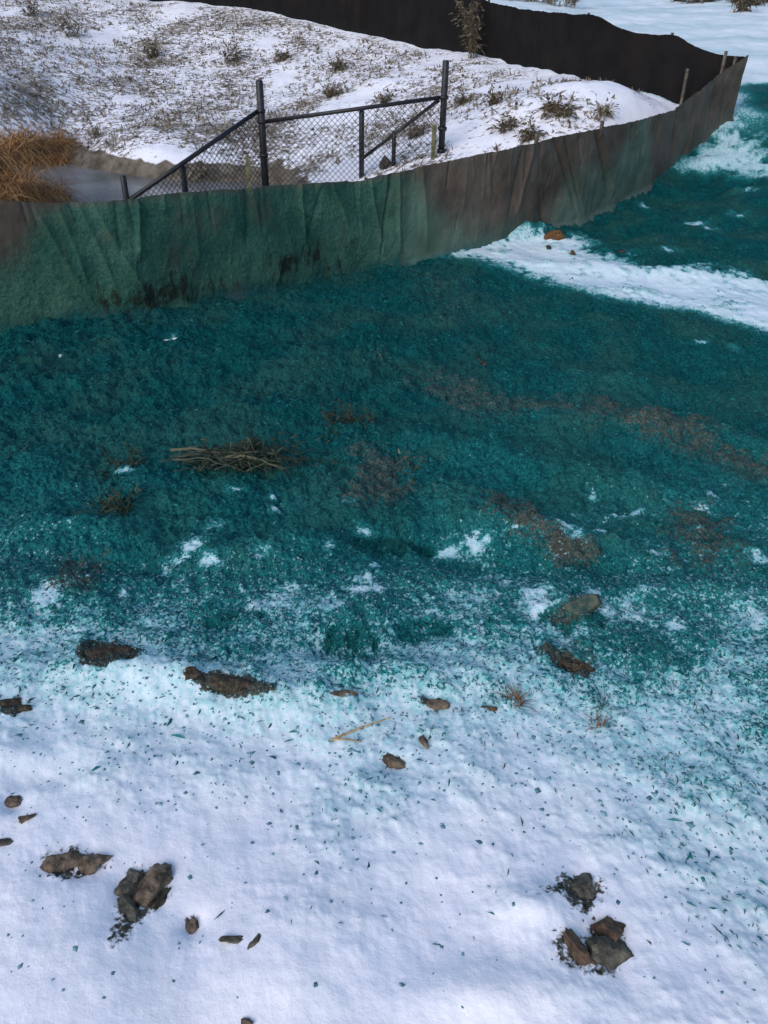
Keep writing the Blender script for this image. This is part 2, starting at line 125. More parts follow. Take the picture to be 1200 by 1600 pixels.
def surf(x, y):
    """height and cover of the ground: z, mulch, wash, soil, stubble, mud"""
    x = np.asarray(x, float); y = np.asarray(y, float)
    r = np.hypot(x, y)
    z = base_z(x, y)
    ins = sstep(-0.02, 0.12, poly_sd(_loop, x, y))
    n_big = fbm(x, y, 0.9, 3, 3); n_mid = fbm(x, y, 0.28, 3, 21); n_small = fbm(x, y, 0.07, 3, 41)
    d = y - np.interp(x, _ex, _ey)
    # hydromulch cover
    dd = d / np.interp(x, [0.0, 0.9], [1.0, 1.9]) + 0.36 * n_mid + 0.30 * n_big + 0.18 * n_small + 0.14 * fbm(x * 0.4, y, 0.16, 2, 97)
    m = np.interp(dd, [-1.2, -0.75, -0.45, -0.22, 0.02, 0.28, 0.65, 1.1, 1.7, 2.6], [0, 0.050, 0.14, 0.28, 0.46, 0.64, 0.78, 0.87, 0.94, 1.0])
    wash = sstep(-0.80, 0.05, d + 0.15 * n_big + 0.10 * n_mid)
    far = sstep(10.2, 11.6, r + 0.5 * n_big)
    m = m * (1 - far) + far * (0.22 + 0.25 * fbm(x * 0.25, y, 0.8, 2, 77))
    tb = sstep(-0.12, 0.25, poly_sd(TEALBAND, x, y) + 0.3 * n_big)
    m = m + (0.97 - m) * tb
    for k, P in enumerate(SNOW_STRIPS):
        s = sstep(-0.16, 0.16, poly_sd(P, x, y) + (0.22 + 0.1 * k) * n_mid + 0.16 * n_small)
        m = m * (1 - s * (0.90 if k == 0 else 0.70) * (1 - 0.35 * sstep(0.0, 0.5, n_mid + 0.6 * n_small))); wash = wash * (1 - s * (0.35 if k == 0 else 0.1))
    for bx, by, rx, ry, sA in BARE:
        q = np.exp(-((x - bx) / rx) ** 2 - ((y - by) / ry) ** 2) * sA
        m = m * (1 - np.clip(q * (0.75 + 1.6 * n_small + 0.6 * n_mid), 0, 0.66))
    for bx, by, rx, ry, sA in SOAKED:
        q = np.exp(-(((x - bx) / rx) ** 2 + ((y - by) / ry) ** 2 + 1.1 * n_mid + 0.9 * n_small) ** 2) * sA
        m = np.maximum(m, np.clip(q, 0, 1))
    m = np.clip(m * (1 - ins), 0, 1); wash = wash * (1 - ins) * (1 - 0.65 * far * (1 - tb))
    soil = np.zeros_like(x)
    for P, soft, sA in SOIL:
        a = np.array(P); k = np.nonzero((x > a[:, 0].min() - 4 * soft) & (x < a[:, 0].max() + 4 * soft) & (y > a[:, 1].min() - 4 * soft) & (y < a[:, 1].max() + 4 * soft))[0]
        if len(k): soil[k] = np.maximum(soil[k], sA * sstep(-soft, soft, poly_sd(P, x[k], y[k]) + soft * 1.4 * n_mid[k] + soft * 0.8 * n_small[k]))
    # bowl: stubble, mud at the water line
    cx = np.interp(x, [-7, -2.2, -0.9, 0.3, 1.5, 4.0], [0.52, 0.52, 0.50, 0.45, 0.38, 0.28])
    stub = ins * np.clip(cx + 0.62 * fbm(x, y, 1.3, 3, 88), 0, 1)
    mud = ins * sstep(0.24, 0.14, z - WATER_Z + 0.08 * n_mid) 
    mud = np.maximum(mud, ins * sstep(0.4, -0.2, np.hypot((x + 5.1) / 1.2, (y - 9.6) / 2.0) - 1 + 0.3 * n_mid))
    out = 1 - ins
    near = sstep(15, 9, r)
    dz = out * (0.032 * fbm(x, y, 0.55, 2, 5) + 0.010 * n_mid + 0.0034 * n_small)
    dz = dz + out * near * m * (0.030 * fbm(x, y, 0.42, 2, 133) + 0.046 * n_mid + 0.034 * n_small + 0.026 * np.abs(fbm(x, y, 0.036, 2, 55)))
    dz = dz + out * sstep(7, 9, r) * (0.05 * fbm(x, y, 0.6, 3, 91))
    dz = dz + soil * (0.014 * n_small + 0.010 * np.abs(fbm(x, y, 0.03, 2, 63)))
    dz = dz + ins * (1 - mud) * (0.05 * fbm(x, y, 0.7, 3, 12) + 0.03 * stub * fbm(x, y, 0.16, 2, 31)) + mud * 0.02 * n_mid
    return z + dz, m, wash, soil, stub, mud

def gz(x, y): return float(surf(np.array([x]), np.array([y]))[0][0])

# ---------------------------------------------------------------- helpers
class MB:
    def __init__(s): s.v = []; s.f = []; s.c = []
    def tube(s, pts, rad, n=6, cap=True, c=0.5):
        pts = [Vector(p) for p in pts]; b0 = len(s.v); k = len(pts)
        if not isinstance(rad, (list, tuple)): rad = [rad] * k
        up = Vector((0.13, 0.21, 0.97))
        for i, p in enumerate(pts):
            t = (pts[min(i + 1, k - 1)] - pts[max(i - 1, 0)]).normalized()
            a = t.cross(up)
            if a.length < 0.05: a = t.cross(Vector((1, 0, 0)))
            a.normalize(); b = t.cross(a)
            for j in range(n):
                q = 2 * math.pi * (j + 0.5) / n
                s.v.append(p + (a * math.cos(q) + b * math.sin(q)) * rad[i]); s.c.append(c)
        for i in range(k - 1):
            for j in range(n):
                s.f.append((b0 + i * n + j, b0 + i * n + (j + 1) % n, b0 + (i + 1) * n + (j + 1) % n, b0 + (i + 1) * n + j))
        if cap:
            s.f.append(tuple(b0 + j for j in range(n))[::-1]); s.f.append(tuple(b0 + (k - 1) * n + j for j in range(n)))
    def box(s, c, sz, rot=0, col=0.5):
        b0 = len(s.v); cs, sn = math.cos(rot), math.sin(rot)
        for dx in (-1, 1):
            for dy in (-1, 1):
                for dz in (-1, 1):
                    X, Y = dx * sz[0] / 2, dy * sz[1] / 2
                    s.v.append(Vector((c[0] + X * cs - Y * sn, c[1] + X * sn + Y * cs, c[2] + dz * sz[2] / 2))); s.c.append(col)
        for q in ((0, 1, 3, 2), (4, 6, 7, 5), (0, 4, 5, 1), (2, 3, 7, 6), (0, 2, 6, 4), (1, 5, 7, 3)): s.f.append(tuple(b0 + i for i in q))
    def blade(s, p, d, side, L, w, bend, c, seg=3):
        """a tapering curved leaf or grass blade"""
        b0 = len(s.v); p = Vector(p); d = Vector(d).normalized(); side = Vector(side).normalized()
        for i in range(seg + 1):
            t = i / seg; q = p + d * L * t + Vector((0, 0, -1)) * bend * L * t * t
            ww = w * (1 - t * 0.9)
            s.v += [q - side * ww, q + side * ww]; s.c += [c, c]
        for i in range(seg): s.f.append((b0 + 2 * i, b0 + 2 * i + 1, b0 + 2 * i + 3, b0 + 2 * i + 2))
    def build(s, name, m, parent=None, smooth=False, loc=None):
        me = bpy.data.meshes.new(name)
        o3 = Vector(loc) if loc is not None else Vector((0, 0, 0))
        me.from_pydata([tuple(v - o3) for v in map(Vector, s.v)], [], s.f)
        at = me.attributes.new('tone', 'FLOAT', 'POINT'); at.data.foreach_set('value', np.array(s.c, dtype=np.float32))
        me.materials.append(m)
        if smooth: me.polygons.foreach_set('use_smooth', [True] * len(me.polygons))
        me.update()
        o = bpy.data.objects.new(name, me); COL.objects.link(o); o.location = o3
        if parent:
            o.parent = parent; o.location = o3 - Vector(parent.location) if loc is not None else -Vector(parent.location)
        return o

def tag(o, label, cat=None, group=None, kind=None):
    o['label'] = label
    if cat: o['category'] = cat
    if group: o['group'] = group
    if kind: o['kind'] = kind
    return o

def empty(name, loc, label, cat, group=None):
    o = bpy.data.objects.new(name, None); COL.objects.link(o); o.location = loc; o.empty_display_size = 0.1
    return tag(o, label, cat, group)

def mesh_np(name, V, F, attrs, m, smooth=True):
    me = bpy.data.meshes.new(name); nf = len(F)
    me.vertices.add(len(V)); me.vertices.foreach_set('co', V.astype(np.float32).ravel())
    me.loops.add(nf * 4); me.loops.foreach_set('vertex_index', F.astype(np.int32).ravel())
    me.polygons.add(nf); me.polygons.foreach_set('loop_start', np.arange(0, nf * 4, 4, dtype=np.int32))
    me.update(calc_edges=True)
    for k, a in attrs.items():
        at = me.attributes.new(k, 'FLOAT', 'POINT'); at.data.foreach_set('value', a.astype(np.float32).ravel())
    me.polygons.foreach_set('use_smooth', [smooth] * len(me.polygons)); me.materials.append(m)
    o = bpy.data.objects.new(name, me); COL.objects.link(o)
    return o

# ---------------------------------------------------------------- material kit
class NT:
    def __init__(s, name):
        s.m = bpy.data.materials.new(name); s.m.use_nodes = True; s.t = s.m.node_tree
        s.b = s.t.nodes['Principled BSDF']; s.co = s.t.nodes.new('ShaderNodeTexCoord').outputs['Object']
    def n(s, k): return s.t.nodes.new(k)
    def l(s, a, b): s.t.links.new(a, b)
    def set(s, sock, v):
        if hasattr(v, 'node'): s.l(v, sock)
        elif isinstance(v, tuple) and len(v) == 3: sock.default_value = (*v, 1)
        else: sock.default_value = v
    def attr(s, k): a = s.n('ShaderNodeAttribute'); a.attribute_name = k; return a.outputs['Fac']
    def noise(s, scale, detail=3, rough=0.55, stretch=None, w=0.0):
        a = s.n('ShaderNodeTexNoise'); a.inputs['Scale'].default_value = scale; a.inputs['Detail'].default_value = detail; a.inputs['Roughness'].default_value = rough
        mp = s.n('ShaderNodeMapping'); s.l(s.co, mp.inputs['Vector']); mp.inputs['Location'].default_value = (w, w * 0.7, w * 1.3)
        if stretch: mp.inputs['Scale'].default_value = stretch[:3]; mp.inputs['Rotation'].default_value = (0, 0, stretch[3] if len(stretch) > 3 else 0)
        s.l(mp.outputs[0], a.inputs['Vector']); return a.outputs['Fac']
    def math(s, op, a, b=0.0, clamp=False):
        q = s.n('ShaderNodeMath'); q.operation = op; q.use_clamp = clamp; s.set(q.inputs[0], a); s.set(q.inputs[1], b); return q.outputs[0]
    def rng(s, v, a, b, c=0.0, d=1.0, smooth=True):
        q = s.n('ShaderNodeMapRange'); q.interpolation_type = 'SMOOTHSTEP' if smooth else 'LINEAR'
        s.set(q.inputs[0], v); s.set(q.inputs[1], a); s.set(q.inputs[2], b); s.set(q.inputs[3], c); s.set(q.inputs[4], d); return q.outputs[0]
    def mix(s, f, a, b):
        q = s.n('ShaderNodeMix'); q.data_type = 'RGBA'; s.set(q.inputs['Factor'], f); s.set(q.inputs[6], a); s.set(q.inputs[7], b); return q.outputs[2]
    def bump(s, h, strength, dist, prev=None):
        q = s.n('ShaderNodeBump'); s.set(q.inputs['Strength'], strength); q.inputs['Distance'].default_value = dist; s.l(h, q.inputs['Height'])
        if prev is not None: s.l(prev, q.inputs['Normal'])
        return q.outputs[0]
    def done(s, color=None, rough=None, normal=None, spec=None):
        if color is not None: s.set(s.b.inputs['Base Color'], color)
        if rough is not None: s.set(s.b.inputs['Roughness'], rough)
        if normal is not None: s.l(normal, s.b.inputs['Normal'])
        if spec is not None: s.b.inputs['Specular IOR Level'].default_value = spec
        return s.m

def ground_material():
    k = NT('snow_mulch_ground')
    m, wash, soil, stub, mud = (k.attr(a) for a in ('mulch', 'wash', 'soil', 'stubble', 'mud'))
    fine = k.rng(k.noise(95, 4, 0.6), 0.28, 0.72, 0, 1, False)
    fine2 = k.rng(k.noise(36, 3, 0.6, w=3.1), 0.3, 0.7, 0, 1, False)
    pick = k.math('ADD', k.math('MULTIPLY', fine, 0.6), k.math('MULTIPLY', fine2, 0.4))
    inv = k.math('SUBTRACT', 1.0, m)
    cover = k.rng(pick, k.math('SUBTRACT', k.math('MULTIPLY', inv, 1.3), 0.22), k.math('ADD', k.math('MULTIPLY', inv, 1.2), 0.05), 0, 1)
    cover = k.math('MULTIPLY', cover, k.rng(m, 0.02, 0.10))
    # snow
    sn = k.noise(6, 3, 0.5, w=1.7)
    snow = k.mix(k.rng(sn, 0.3, 0.7), (0.80, 0.81, 0.86), (0.86, 0.855, 0.87))
    blotch = k.rng(k.noise(55, 3, 0.6, w=8.0), 0.35, 0.7)
    tint = k.math('MULTIPLY', wash, k.rng(blotch, 0, 1, 0.30, 0.95, False))
    snow = k.mix(tint, snow, (0.36, 0.68, 0.70))
    snow = k.mix(k.math('MULTIPLY', k.rng(m, 0.03, 0.62), k.rng(blotch, 0, 1, 0.50, 0.95, False)), snow, (0.085, 0.36, 0.37))
    # mulch
    a = k.rng(k.noise(75, 4, 0.65, w=5.0), 0.30, 0.72); b = k.rng(k.noise(4.5, 3, 0.6, w=2.2), 0.32, 0.68); c = k.rng(k.noise(150, 3, 0.65, (1, 0.55, 1, 0.7), w=6.0), 0.42, 0.78)
    teal = k.mix(a, (0.0006, 0.033, 0.036), (0.002, 0.132, 0.130))
    thin = k.rng(m, 0.45, 1.05)
    teal = k.mix(k.math('MULTIPLY', c, k.rng(thin, 0, 1, 0.90, 0.42, False)), teal, (0.036, 0.290, 0.270))
    teal = k.mix(k.math('MULTIPLY', b, 0.55), teal, (0.001, 0.058, 0.067))
    teal = k.mix(k.math('MULTIPLY', k.rng(k.noise(2.3, 4, 0.6, w=15.0), 0.42, 0.64), 0.55), teal, (0.034, 0.110, 0.082))
    teal = k.mix(thin, k.mix(0.85, teal, k.mix(a, (0.006, 0.15, 0.155), (0.050, 0.42, 0.41))), teal)
    # soil
    so = k.mix(k.rng(k.noise(60, 4, 0.65, w=9.0), 0.3, 0.7), (0.036, 0.037, 0.027), (0.140, 0.136, 0.104))
    col = k.mix(cover, snow, teal)
    sp = k.rng(k.noise(70, 4, 0.6, w=4.4), 0.3, 0.7, 0, 1, False)
    sinv = k.math('SUBTRACT', 1.0, soil)
    smask = k.math('MULTIPLY', k.rng(sp, k.math('SUBTRACT', k.math('MULTIPLY', sinv, 1.3), 0.45), k.math('ADD', k.math('MULTIPLY', sinv, 1.2), 0.1)), k.rng(soil, 0.03, 0.15))
    so = k.mix(k.math('MULTIPLY', m, 0.90), so, k.mix(c, (0.050, 0.085, 0.076), (0.26, 0.28, 0.24)))
    col = k.mix(smask, col, so)
    # stubble of dead leaves and grass on the bank
    st = k.rng(k.noise(11, 4, 0.7, (1.0, 1.7, 1.0, 0.5), w=7.0), 0.3, 0.7, 0, 1, False)
    stinv = k.math('SUBTRACT', 1.0, stub)
    stm = k.math('MULTIPLY', k.rng(st, k.math('ADD', k.math('MULTIPLY', stinv, 0.9), 0.02), k.math('ADD', k.math('MULTIPLY', stinv, 0.9), 0.24)), k.rng(stub, 0.05, 0.3, 0, 0.85))
    stc = k.mix(k.rng(k.noise(23, 3, 0.6, w=11.0), 0.35, 0.65), (0.085, 0.072, 0.050), (0.33, 0.265, 0.185))
    col = k.mix(stm, col, stc)
    mc = k.mix(k.rng(k.noise(5, 4, 0.6, w=12.0), 0.3, 0.7), (0.080, 0.068, 0.050), (0.20, 0.175, 0.135))
    col = k.mix(k.rng(mud, 0.35, 0.65), col, mc)
    # relief
    rough_m = k.math('MAXIMUM', cover, k.math('MAXIMUM', smask, stm))
    n1 = k.bump(k.noise(130, 4, 0.65, w=5.5), k.rng(rough_m, 0, 1, 0.16, 1.0, False), 0.016)
    n2 = k.bump(k.noise(48, 3, 0.6, w=2.5), k.rng(rough_m, 0, 1, 0.12, 0.7, False), 0.02, n1)
    n2 = k.bump(k.noise(17, 4, 0.6, (1, 0.6, 1, 0.6), w=22), k.rng(rough_m, 0, 1, 0.05, 0.75, False), 0.05, n2)
    n3 = k.bump(cover, k.math('MULTIPLY', k.rng(m, 0.9, 0.6), 0.25), 0.006, n2)
    rough = k.rng(cover, 0, 1, 0.75, 0.55, False)
    return k.done(col, rough, n3, 0.05)

M = {}
M['ground'] = ground_material()

def simple(name, c1, c2, scale=20, rough=0.8, bump=0.3, bdist=0.01, tone=False, spec=0.3, detail=4):
    k = NT(name); f = k.rng(k.noise(scale, detail, 0.6), 0.3, 0.7)
    if tone: f = k.math('ADD', k.math('MULTIPLY', f, 0.4), k.math('MULTIPLY', k.attr('tone'), 0.6))
    return k.done(k.mix(f, c1, c2), rough, k.bump(k.noise(scale * 2.3, 4, 0.6, w=3.0), bump, bdist), spec)

M['clod'] = simple('damp_clay', (0.045, 0.034, 0.024), (0.21, 0.155, 0.105), 38, 0.85, 0.7, 0.012)
M['clod_rust'] = simple('rusty_clay', (0.036, 0.024, 0.016), (0.145, 0.092, 0.058), 38, 0.85, 0.7, 0.012)
M['clod_grey'] = simple('grey_clay', (0.032, 0.030, 0.023), (0.15, 0.135, 0.10), 38, 0.85, 0.7, 0.012)
M['sod'] = simple('wet_sod', (0.014, 0.012, 0.008), (0.085, 0.068, 0.045), 55, 0.85, 0.8, 0.012)
M['sod_teal'] = simple('mulched_stone', (0.010, 0.050, 0.045), (0.120, 0.125, 0.085), 30, 0.85, 0.7, 0.01)
M['rust_leaf'] = simple('rust_brown_litter', (0.05, 0.022, 0.008), (0.17, 0.085, 0.03), 40, 0.85, 0.7, 0.012)
M['twig'] = simple('bare_twig', (0.008, 0.028, 0.023), (0.135, 0.130, 0.078), 30, 0.8, 0.4, 0.003, True)
M['dryleaf'] = simple('dead_leaf', (0.008, 0.024, 0.018), (0.055, 0.072, 0.044), 30, 0.85, 0.2, 0.003, True)
M['reed'] = simple('dead_reed', (0.11, 0.050, 0.017), (0.52, 0.29, 0.115), 12, 0.8, 0.1, 0.003, True)
M['weed'] = simple('dry_weed', (0.030, 0.026, 0.016), (0.19, 0.15, 0.095), 15, 0.85, 0.1, 0.003, True)
M['weed_pale'] = simple('pale_dry_weed', (0.10, 0.085, 0.06), (0.34, 0.28, 0.20), 15, 0.85, 0.1, 0.003, True)
M['straw'] = simple('straw', (0.25, 0.15, 0.06), (0.55, 0.40, 0.20), 60, 0.7, 0.2, 0.002)
M['black'] = simple('black_vinyl_coat', (0.006, 0.006, 0.008), (0.020, 0.020, 0.024), 20, 0.45, 0.1, 0.002, False, 0.4)
M['stake'] = simple('weathered_stake', (0.05, 0.043, 0.035), (0.15, 0.125, 0.095), 25, 0.85, 0.4, 0.004)
M['stake_green'] = simple('mossy_stake', (0.06, 0.065, 0.03), (0.20, 0.19, 0.10), 25, 0.85, 0.4, 0.004)
M['fleck'] = simple('mulch_fleck', (0.006, 0.085, 0.095), (0.26, 0.46, 0.50), 60, 0.7, 0.2, 0.002, True)
M['crumb'] = simple('mulch_crumb', (0.0006, 0.048, 0.055), (0.028, 0.215, 0.210), 40, 0.75, 0.2, 0.002, True, 0.1)
M['paper'] = simple('pale_scrap', (0.45, 0.55, 0.56), (0.75, 0.78, 0.80), 60, 0.7, 0.3, 0.003)
M['rock'] = simple('dark_rock', (0.022, 0.022, 0.017), (0.075, 0.070, 0.055), 12, 0.85, 0.6, 0.02)

def fabric_material(name, c1, c2, rough=0.85, spec=0.06):
    k = NT(name)
    film, hole, dust = k.attr('film'), k.attr('hole'), k.attr('dust')
    weave = k.noise(420, 2, 0.5, (1, 1, 0.35)); blot = k.rng(k.noise(3.2, 4, 0.6, w=2), 0.3, 0.7); fine = k.rng(k.noise(45, 4, 0.65, w=4), 0.3, 0.7, 0, 1, False)
    base = k.mix(k.math('MULTIPLY', blot, k.math('ADD', 0.5, k.math('MULTIPLY', fine, 0.5))), c1, c2)
    base = k.mix(k.math('MULTIPLY', dust, 0.9), (0.010, 0.010, 0.011), base)
    green = k.mix(blot, (0.028, 0.104, 0.073), (0.066, 0.170, 0.118))
    green = k.mix(k.rng(fine, 0.35, 0.9, 0, 0.55), green, (0.005, 0.070, 0.068))
    inv = k.math('SUBTRACT', 1.0, film)
    fm = k.math('ADD', k.math('MULTIPLY', film, 0.62), k.math('MULTIPLY', k.rng(fine, k.math('SUBTRACT', inv, 0.25), k.math('ADD', inv, 0.25)), k.math('MULTIPLY', film, 0.38)))
    sage = k.attr('sage')
    green = k.mix(sage, green, k.mix(blot, (0.062, 0.115, 0.088), (0.10, 0.165, 0.128)))
    green = k.mix(k.attr('splash'), green, k.mix(fine, (0.001, 0.040, 0.042), (0.006, 0.125, 0.120)))
    col = k.mix(fm, base, green)
    streak = k.rng(k.noise(11, 5, 0.72, (1.5, 1.5, 0.6), w=9), 0.32, 0.68, 0, 1, False)
    hinv = k.math('SUBTRACT', 1.0, hole)
    hm = k.math('MULTIPLY', k.rng(streak, k.math('SUBTRACT', hinv, 0.02), k.math('ADD', hinv, 0.50)), k.rng(hole, 0.05, 0.25))
    col = k.mix(k.math('MULTIPLY', hm, 0.9), col, (0.014, 0.018, 0.013))
    lump = k.math('MULTIPLY', film, k.math('SUBTRACT', 1.0, sage))
    n1 = k.bump(k.noise(38, 5, 0.7, w=6), k.math('MULTIPLY', lump, 0.9), 0.035)
    n2 = k.bump(weave, 0.12, 0.002, n1)
    return k.done(col, rough, n2, spec)
M['fabric_front'] = fabric_material('silt_fabric_mud_filmed', (0.060, 0.047, 0.037), (0.125, 0.101, 0.080), 0.55, 0.14)
M['fabric_back'] = fabric_material('silt_fabric_black', (0.008, 0.007, 0.007), (0.019, 0.016, 0.014))

def water_material():
    k = NT('pond_water')
    n = k.bump(k.noise(2.2, 3, 0.5), 0.12, 0.02)
    m = k.done(k.mix(k.rng(k.noise(1.3, 3, 0.5), 0.35, 0.65), (0.10, 0.105, 0.10), (0.19, 0.195, 0.19)), 0.22, n, 0.5)
    return m
M['water'] = water_material()

# ---------------------------------------------------------------- ground: one sheet, fine underfoot, coarse at the horizon
def build_ground():
    cy = -0.8
    dens = np.radians(np.linspace(-37, 37, 740)); side = np.radians(np.concatenate([np.linspace(38, 100, 40), np.linspace(104, 256, 30), np.linspace(260, 322, 40)]))
    th = np.concatenate([dens, side])
    rr = np.concatenate([np.linspace(0.05, 1.1, 20), np.geomspace(1.14, 9.5, 800), np.geomspace(9.6, 26, 190), np.geomspace(27, 420, 45)])
    Rg, Tg = np.meshgrid(rr, th, indexing='ij')
    X = Rg * np.sin(Tg); Y = cy + Rg * np.cos(Tg)
    z, m, w, s, st, mu = surf(X.ravel(), Y.ravel())
    V = np.stack([X.ravel(), Y.ravel(), z], 1)
    nr, nt = len(rr), len(th); i = np.arange(nr - 1)[:, None]; j = np.arange(nt)[None]
    j2 = (j + 1) % nt
    F = np.stack([i * nt + j, i * nt + j2 + 0 * i, (i + 1) * nt + j2, (i + 1) * nt + j], -1).reshape(-1, 4)[:, ::-1]
    o = mesh_np('ground', V, F, {'mulch': m, 'wash': w, 'soil': s, 'stubble': st, 'mud': mu}, M['ground'])
    tag(o, 'snow covered ground sprayed with teal hydromulch', kind='structure')
build_ground()

mb = MB()
wp = [(-8.5, 9.2), (-7.5, 13.2), (-6, 14.2), (-4.2, 13.6), (-2.0, 12.2), (-0.4, 10.8), (-0.2, 8.6), (-1.0, 7.2), (-2.6, 6.4), (-5.0, 6.4)]
mb.v = [Vector((a, b, WATER_Z)) for a, b in wp]; mb.c = [0.5] * len(wp); mb.f = [tuple(range(len(wp)))[::-1]]
o = mb.build('water', M['water']); tag(o, 'grey standing water of the small pond behind the silt fence', kind='structure')

# ---------------------------------------------------------------- silt fences
def path_np(path):
    B = np.array(path); S = np.concatenate([[0], np.cumsum(np.hypot(np.diff(B[:, 0]), np.diff(B[:, 1])))]); return B, S

def along(path, s):
    B, S = path_np(path); return [float(np.interp(s, S, B[:, i])) for i in range(4)]

def smooth1(a, w):
    k = np.ones(w) / w; p = np.pad(a, w // 2, mode='edge'); return np.convolve(p, k, 'valid')[:len(a)]

def fabric(path, ns, nv, creases, film_fn, mat, seed, out_sign, sag=0.0, stakes=()):
    B, S = path_np(path); s = np.linspace(0, S[-1], ns)
    P = [smooth1(np.interp(s, S, B[:, i]), max(3, int(ns * 0.012)) | 1) for i in range(4)]
    tx, ty = np.gradient(P[0]), np.gradient(P[1]); L = np.hypot(tx, ty); nx, ny = ty / L * out_sign, -tx / L * out_sign
    v = np.linspace(0, 1, nv)
    Sg, Vg = np.meshgrid(s, v, indexing='ij')
    top = P[3] + 0.018 * fbm(s, s * 0, 0.35, 3, seed) + 0.006 * fbm(s, s * 0, 0.06, 2, seed + 1)
    bot = P[2] - 0.07
    disp = 0.030 * fbm(Sg, Vg * 0.4, 0.55, 2, seed + 2) + 0.010 * fbm(Sg, Vg * 0.5, 0.13, 2, seed + 3) + 0.0025 * fbm(Sg, Vg * 0.7, 0.035, 2, seed + 4)
    for s0, v0, s1, v1, w, a in creases:
        t = np.clip((v0 - Vg) / max(v0 - v1, 1e-3), -0.15, 1.1)
        c = s0 + (s1 - s0) * t + 0.006 * np.sin(Vg * 7 + s0 * 9)
        q = (Sg - c) / w
        disp = disp + (0.62 * a if s0 < 2.2 and w > 0.03 else a) * np.exp(-np.abs(q) * 1.6) * sstep(-0.15, 0.06, t) * sstep(1.1, 0.75, t)
    disp = disp * (0.35 + 0.65 * sstep(0, 0.15, Vg)) + 0.05 * sstep(0.14, 0.0, Vg)
    X = P[0][:, None] + nx[:, None] * disp; Y = P[1][:, None] + ny[:, None] * disp
    Z = bot[:, None] + (top - bot)[:, None] * Vg
    att = film_fn(Sg, Vg)
    disp2 = att['film'] * (1 - att['sage']) * (0.006 * np.abs(fbm(Sg, Vg * 0.8, 0.05, 2, seed + 9)))
    X = X + nx[:, None] * disp2; Y = Y + ny[:, None] * disp2
    i = np.arange(ns - 1)[:, None]; j = np.arange(nv - 1)[None]
    F = np.stack([i * nv + j, (i + 1) * nv + j, (i + 1) * nv + j + 1, i * nv + j + 1], -1).reshape(-1, 4)
    Vt = np.stack([X.ravel(), Y.ravel(), Z.ravel()], 1)
    o = mesh_np('fabric', Vt, F, {k: a.ravel() for k, a in att.items()}, mat)
    return o

def px(k): return SPX[k]
def front_film(S, V):
    n = fbm(S, V * 0.8, 0.5, 3, 301); n2 = fbm(S, V * 0.8, 0.13, 3, 305)
    ks = [0, px(0), px(60), px(120), px(560), px(640), px(700), px(760), px(860), px(900), px(960), px(1000), px(1030), 20]
    hi = [0.45, 0.55, 0.85, 1.15, 1.2, 0.80, 0.42, 0.30, 0.10, 0.52, 0.55, 1.1, 0.15, 0.12]
    lim = np.interp(S, ks, hi)
    film = sstep(0.30, -0.16, V - lim + 0.16 * n + 0.05 * n2) * np.interp(S, ks, [1, 1, 1, 1, 1, .95, .8, .7, .6, .75, .8, .8, .5, .4])
    sage = sstep(px(560), px(700), S + 0.2 * n)
    film = film * (0.62 + 0.38 * sstep(-0.35, 0.15, n + 0.7 * fbm(S, V * 0.35, 0.10, 3, 309) + 0.25)) * (1 - 0.55 * sstep(0.93, 1.0, V + 0.02 * n2) * (S < px(640)))
    sage = np.maximum(sage, 0.55 * sstep(0.13, 0.05, V + 0.03 * n) * sstep(px(60), px(220), S))
    hole = np.zeros_like(S)
    for s0, w, v0, h, a in ((px(220) + 0.02, 0.55, 0.22, 0.20, 0.95), (px(330) + 0.05, 0.22, 0.20, 0.12, 0.7), (px(430) + 0.05, 0.26, 0.28, 0.22, 0.9), (px(500) - 0.05, 0.16, 0.30, 0.25, 0.85), (px(560) - 0.05, 0.14, 0.38, 0.16, 0.75), (px(500) + 0.1, 0.2, 0.22, 0.16, 0.6)):
        hole = np.maximum(hole, a * np.exp(-((S - s0) / w) ** 2 - ((V - v0) / h) ** 2))
    return {'film': np.clip(film, 0, 1), 'sage': sage, 'hole': hole, 'dust': np.ones_like(S), 'splash': sstep(0.26, 0.02, V + 0.22 * n + 0.12 * n2) * sstep(px(900), px(700), S)}

def back_film(S, V):
    n = fbm(S, V, 0.9, 3, 401)
    return {'film': np.zeros_like(S), 'sage': np.zeros_like(S), 'hole': np.zeros_like(S), 'dust': np.clip(0.6 + n, 0, 1)}

def silt_fence(path, stakes, label, ns, nv, creases, fn, mat, seed, out_sign, stake_side):
    root = empty('silt_fence', (path[len(path) // 2][0], path[len(path) // 2][1], path[len(path) // 2][2]), label, 'fence')
    f = fabric(path, ns, nv, creases, fn, mat, seed, out_sign); f.parent = root; f.location = -Vector(root.location)
    for s, ex in stakes:
        x, y, b, t = along(path, s); x2, y2 = along(path, s + 0.05)[:2]; a = math.atan2(y2 - y, x2 - x)
        nx, ny = -math.sin(a) * stake_side, math.cos(a) * stake_side
        mb = MB(); lean = rng.uniform(-0.03, 0.03)
        zc0, zc1 = b - 0.25, t + ex
        bx, by = x + nx * 0.05, y + ny * 0.05
        mb.box((bx, by, (zc0 + zc1) / 2), (0.026, 0.026, zc1 - zc0), a)
        for q in range(len(mb.v)):
            if mb.v[q].z > zc1 - 0.01: mb.v[q].x += lean
        mb.build('stake', M['stake'], root)
    return root
_r = random.Random(4)
for _i in range(46):
    _s = _r.uniform(0.4, 7.6); _l = _r.uniform(.12, .55)
    CREASES.append((_s, 1.02, _s + _r.uniform(-.10, .16) * _l, 1.02 - _l, _r.uniform(.010, .028), _r.choice((-1, 1)) * _r.uniform(.006, .017)))
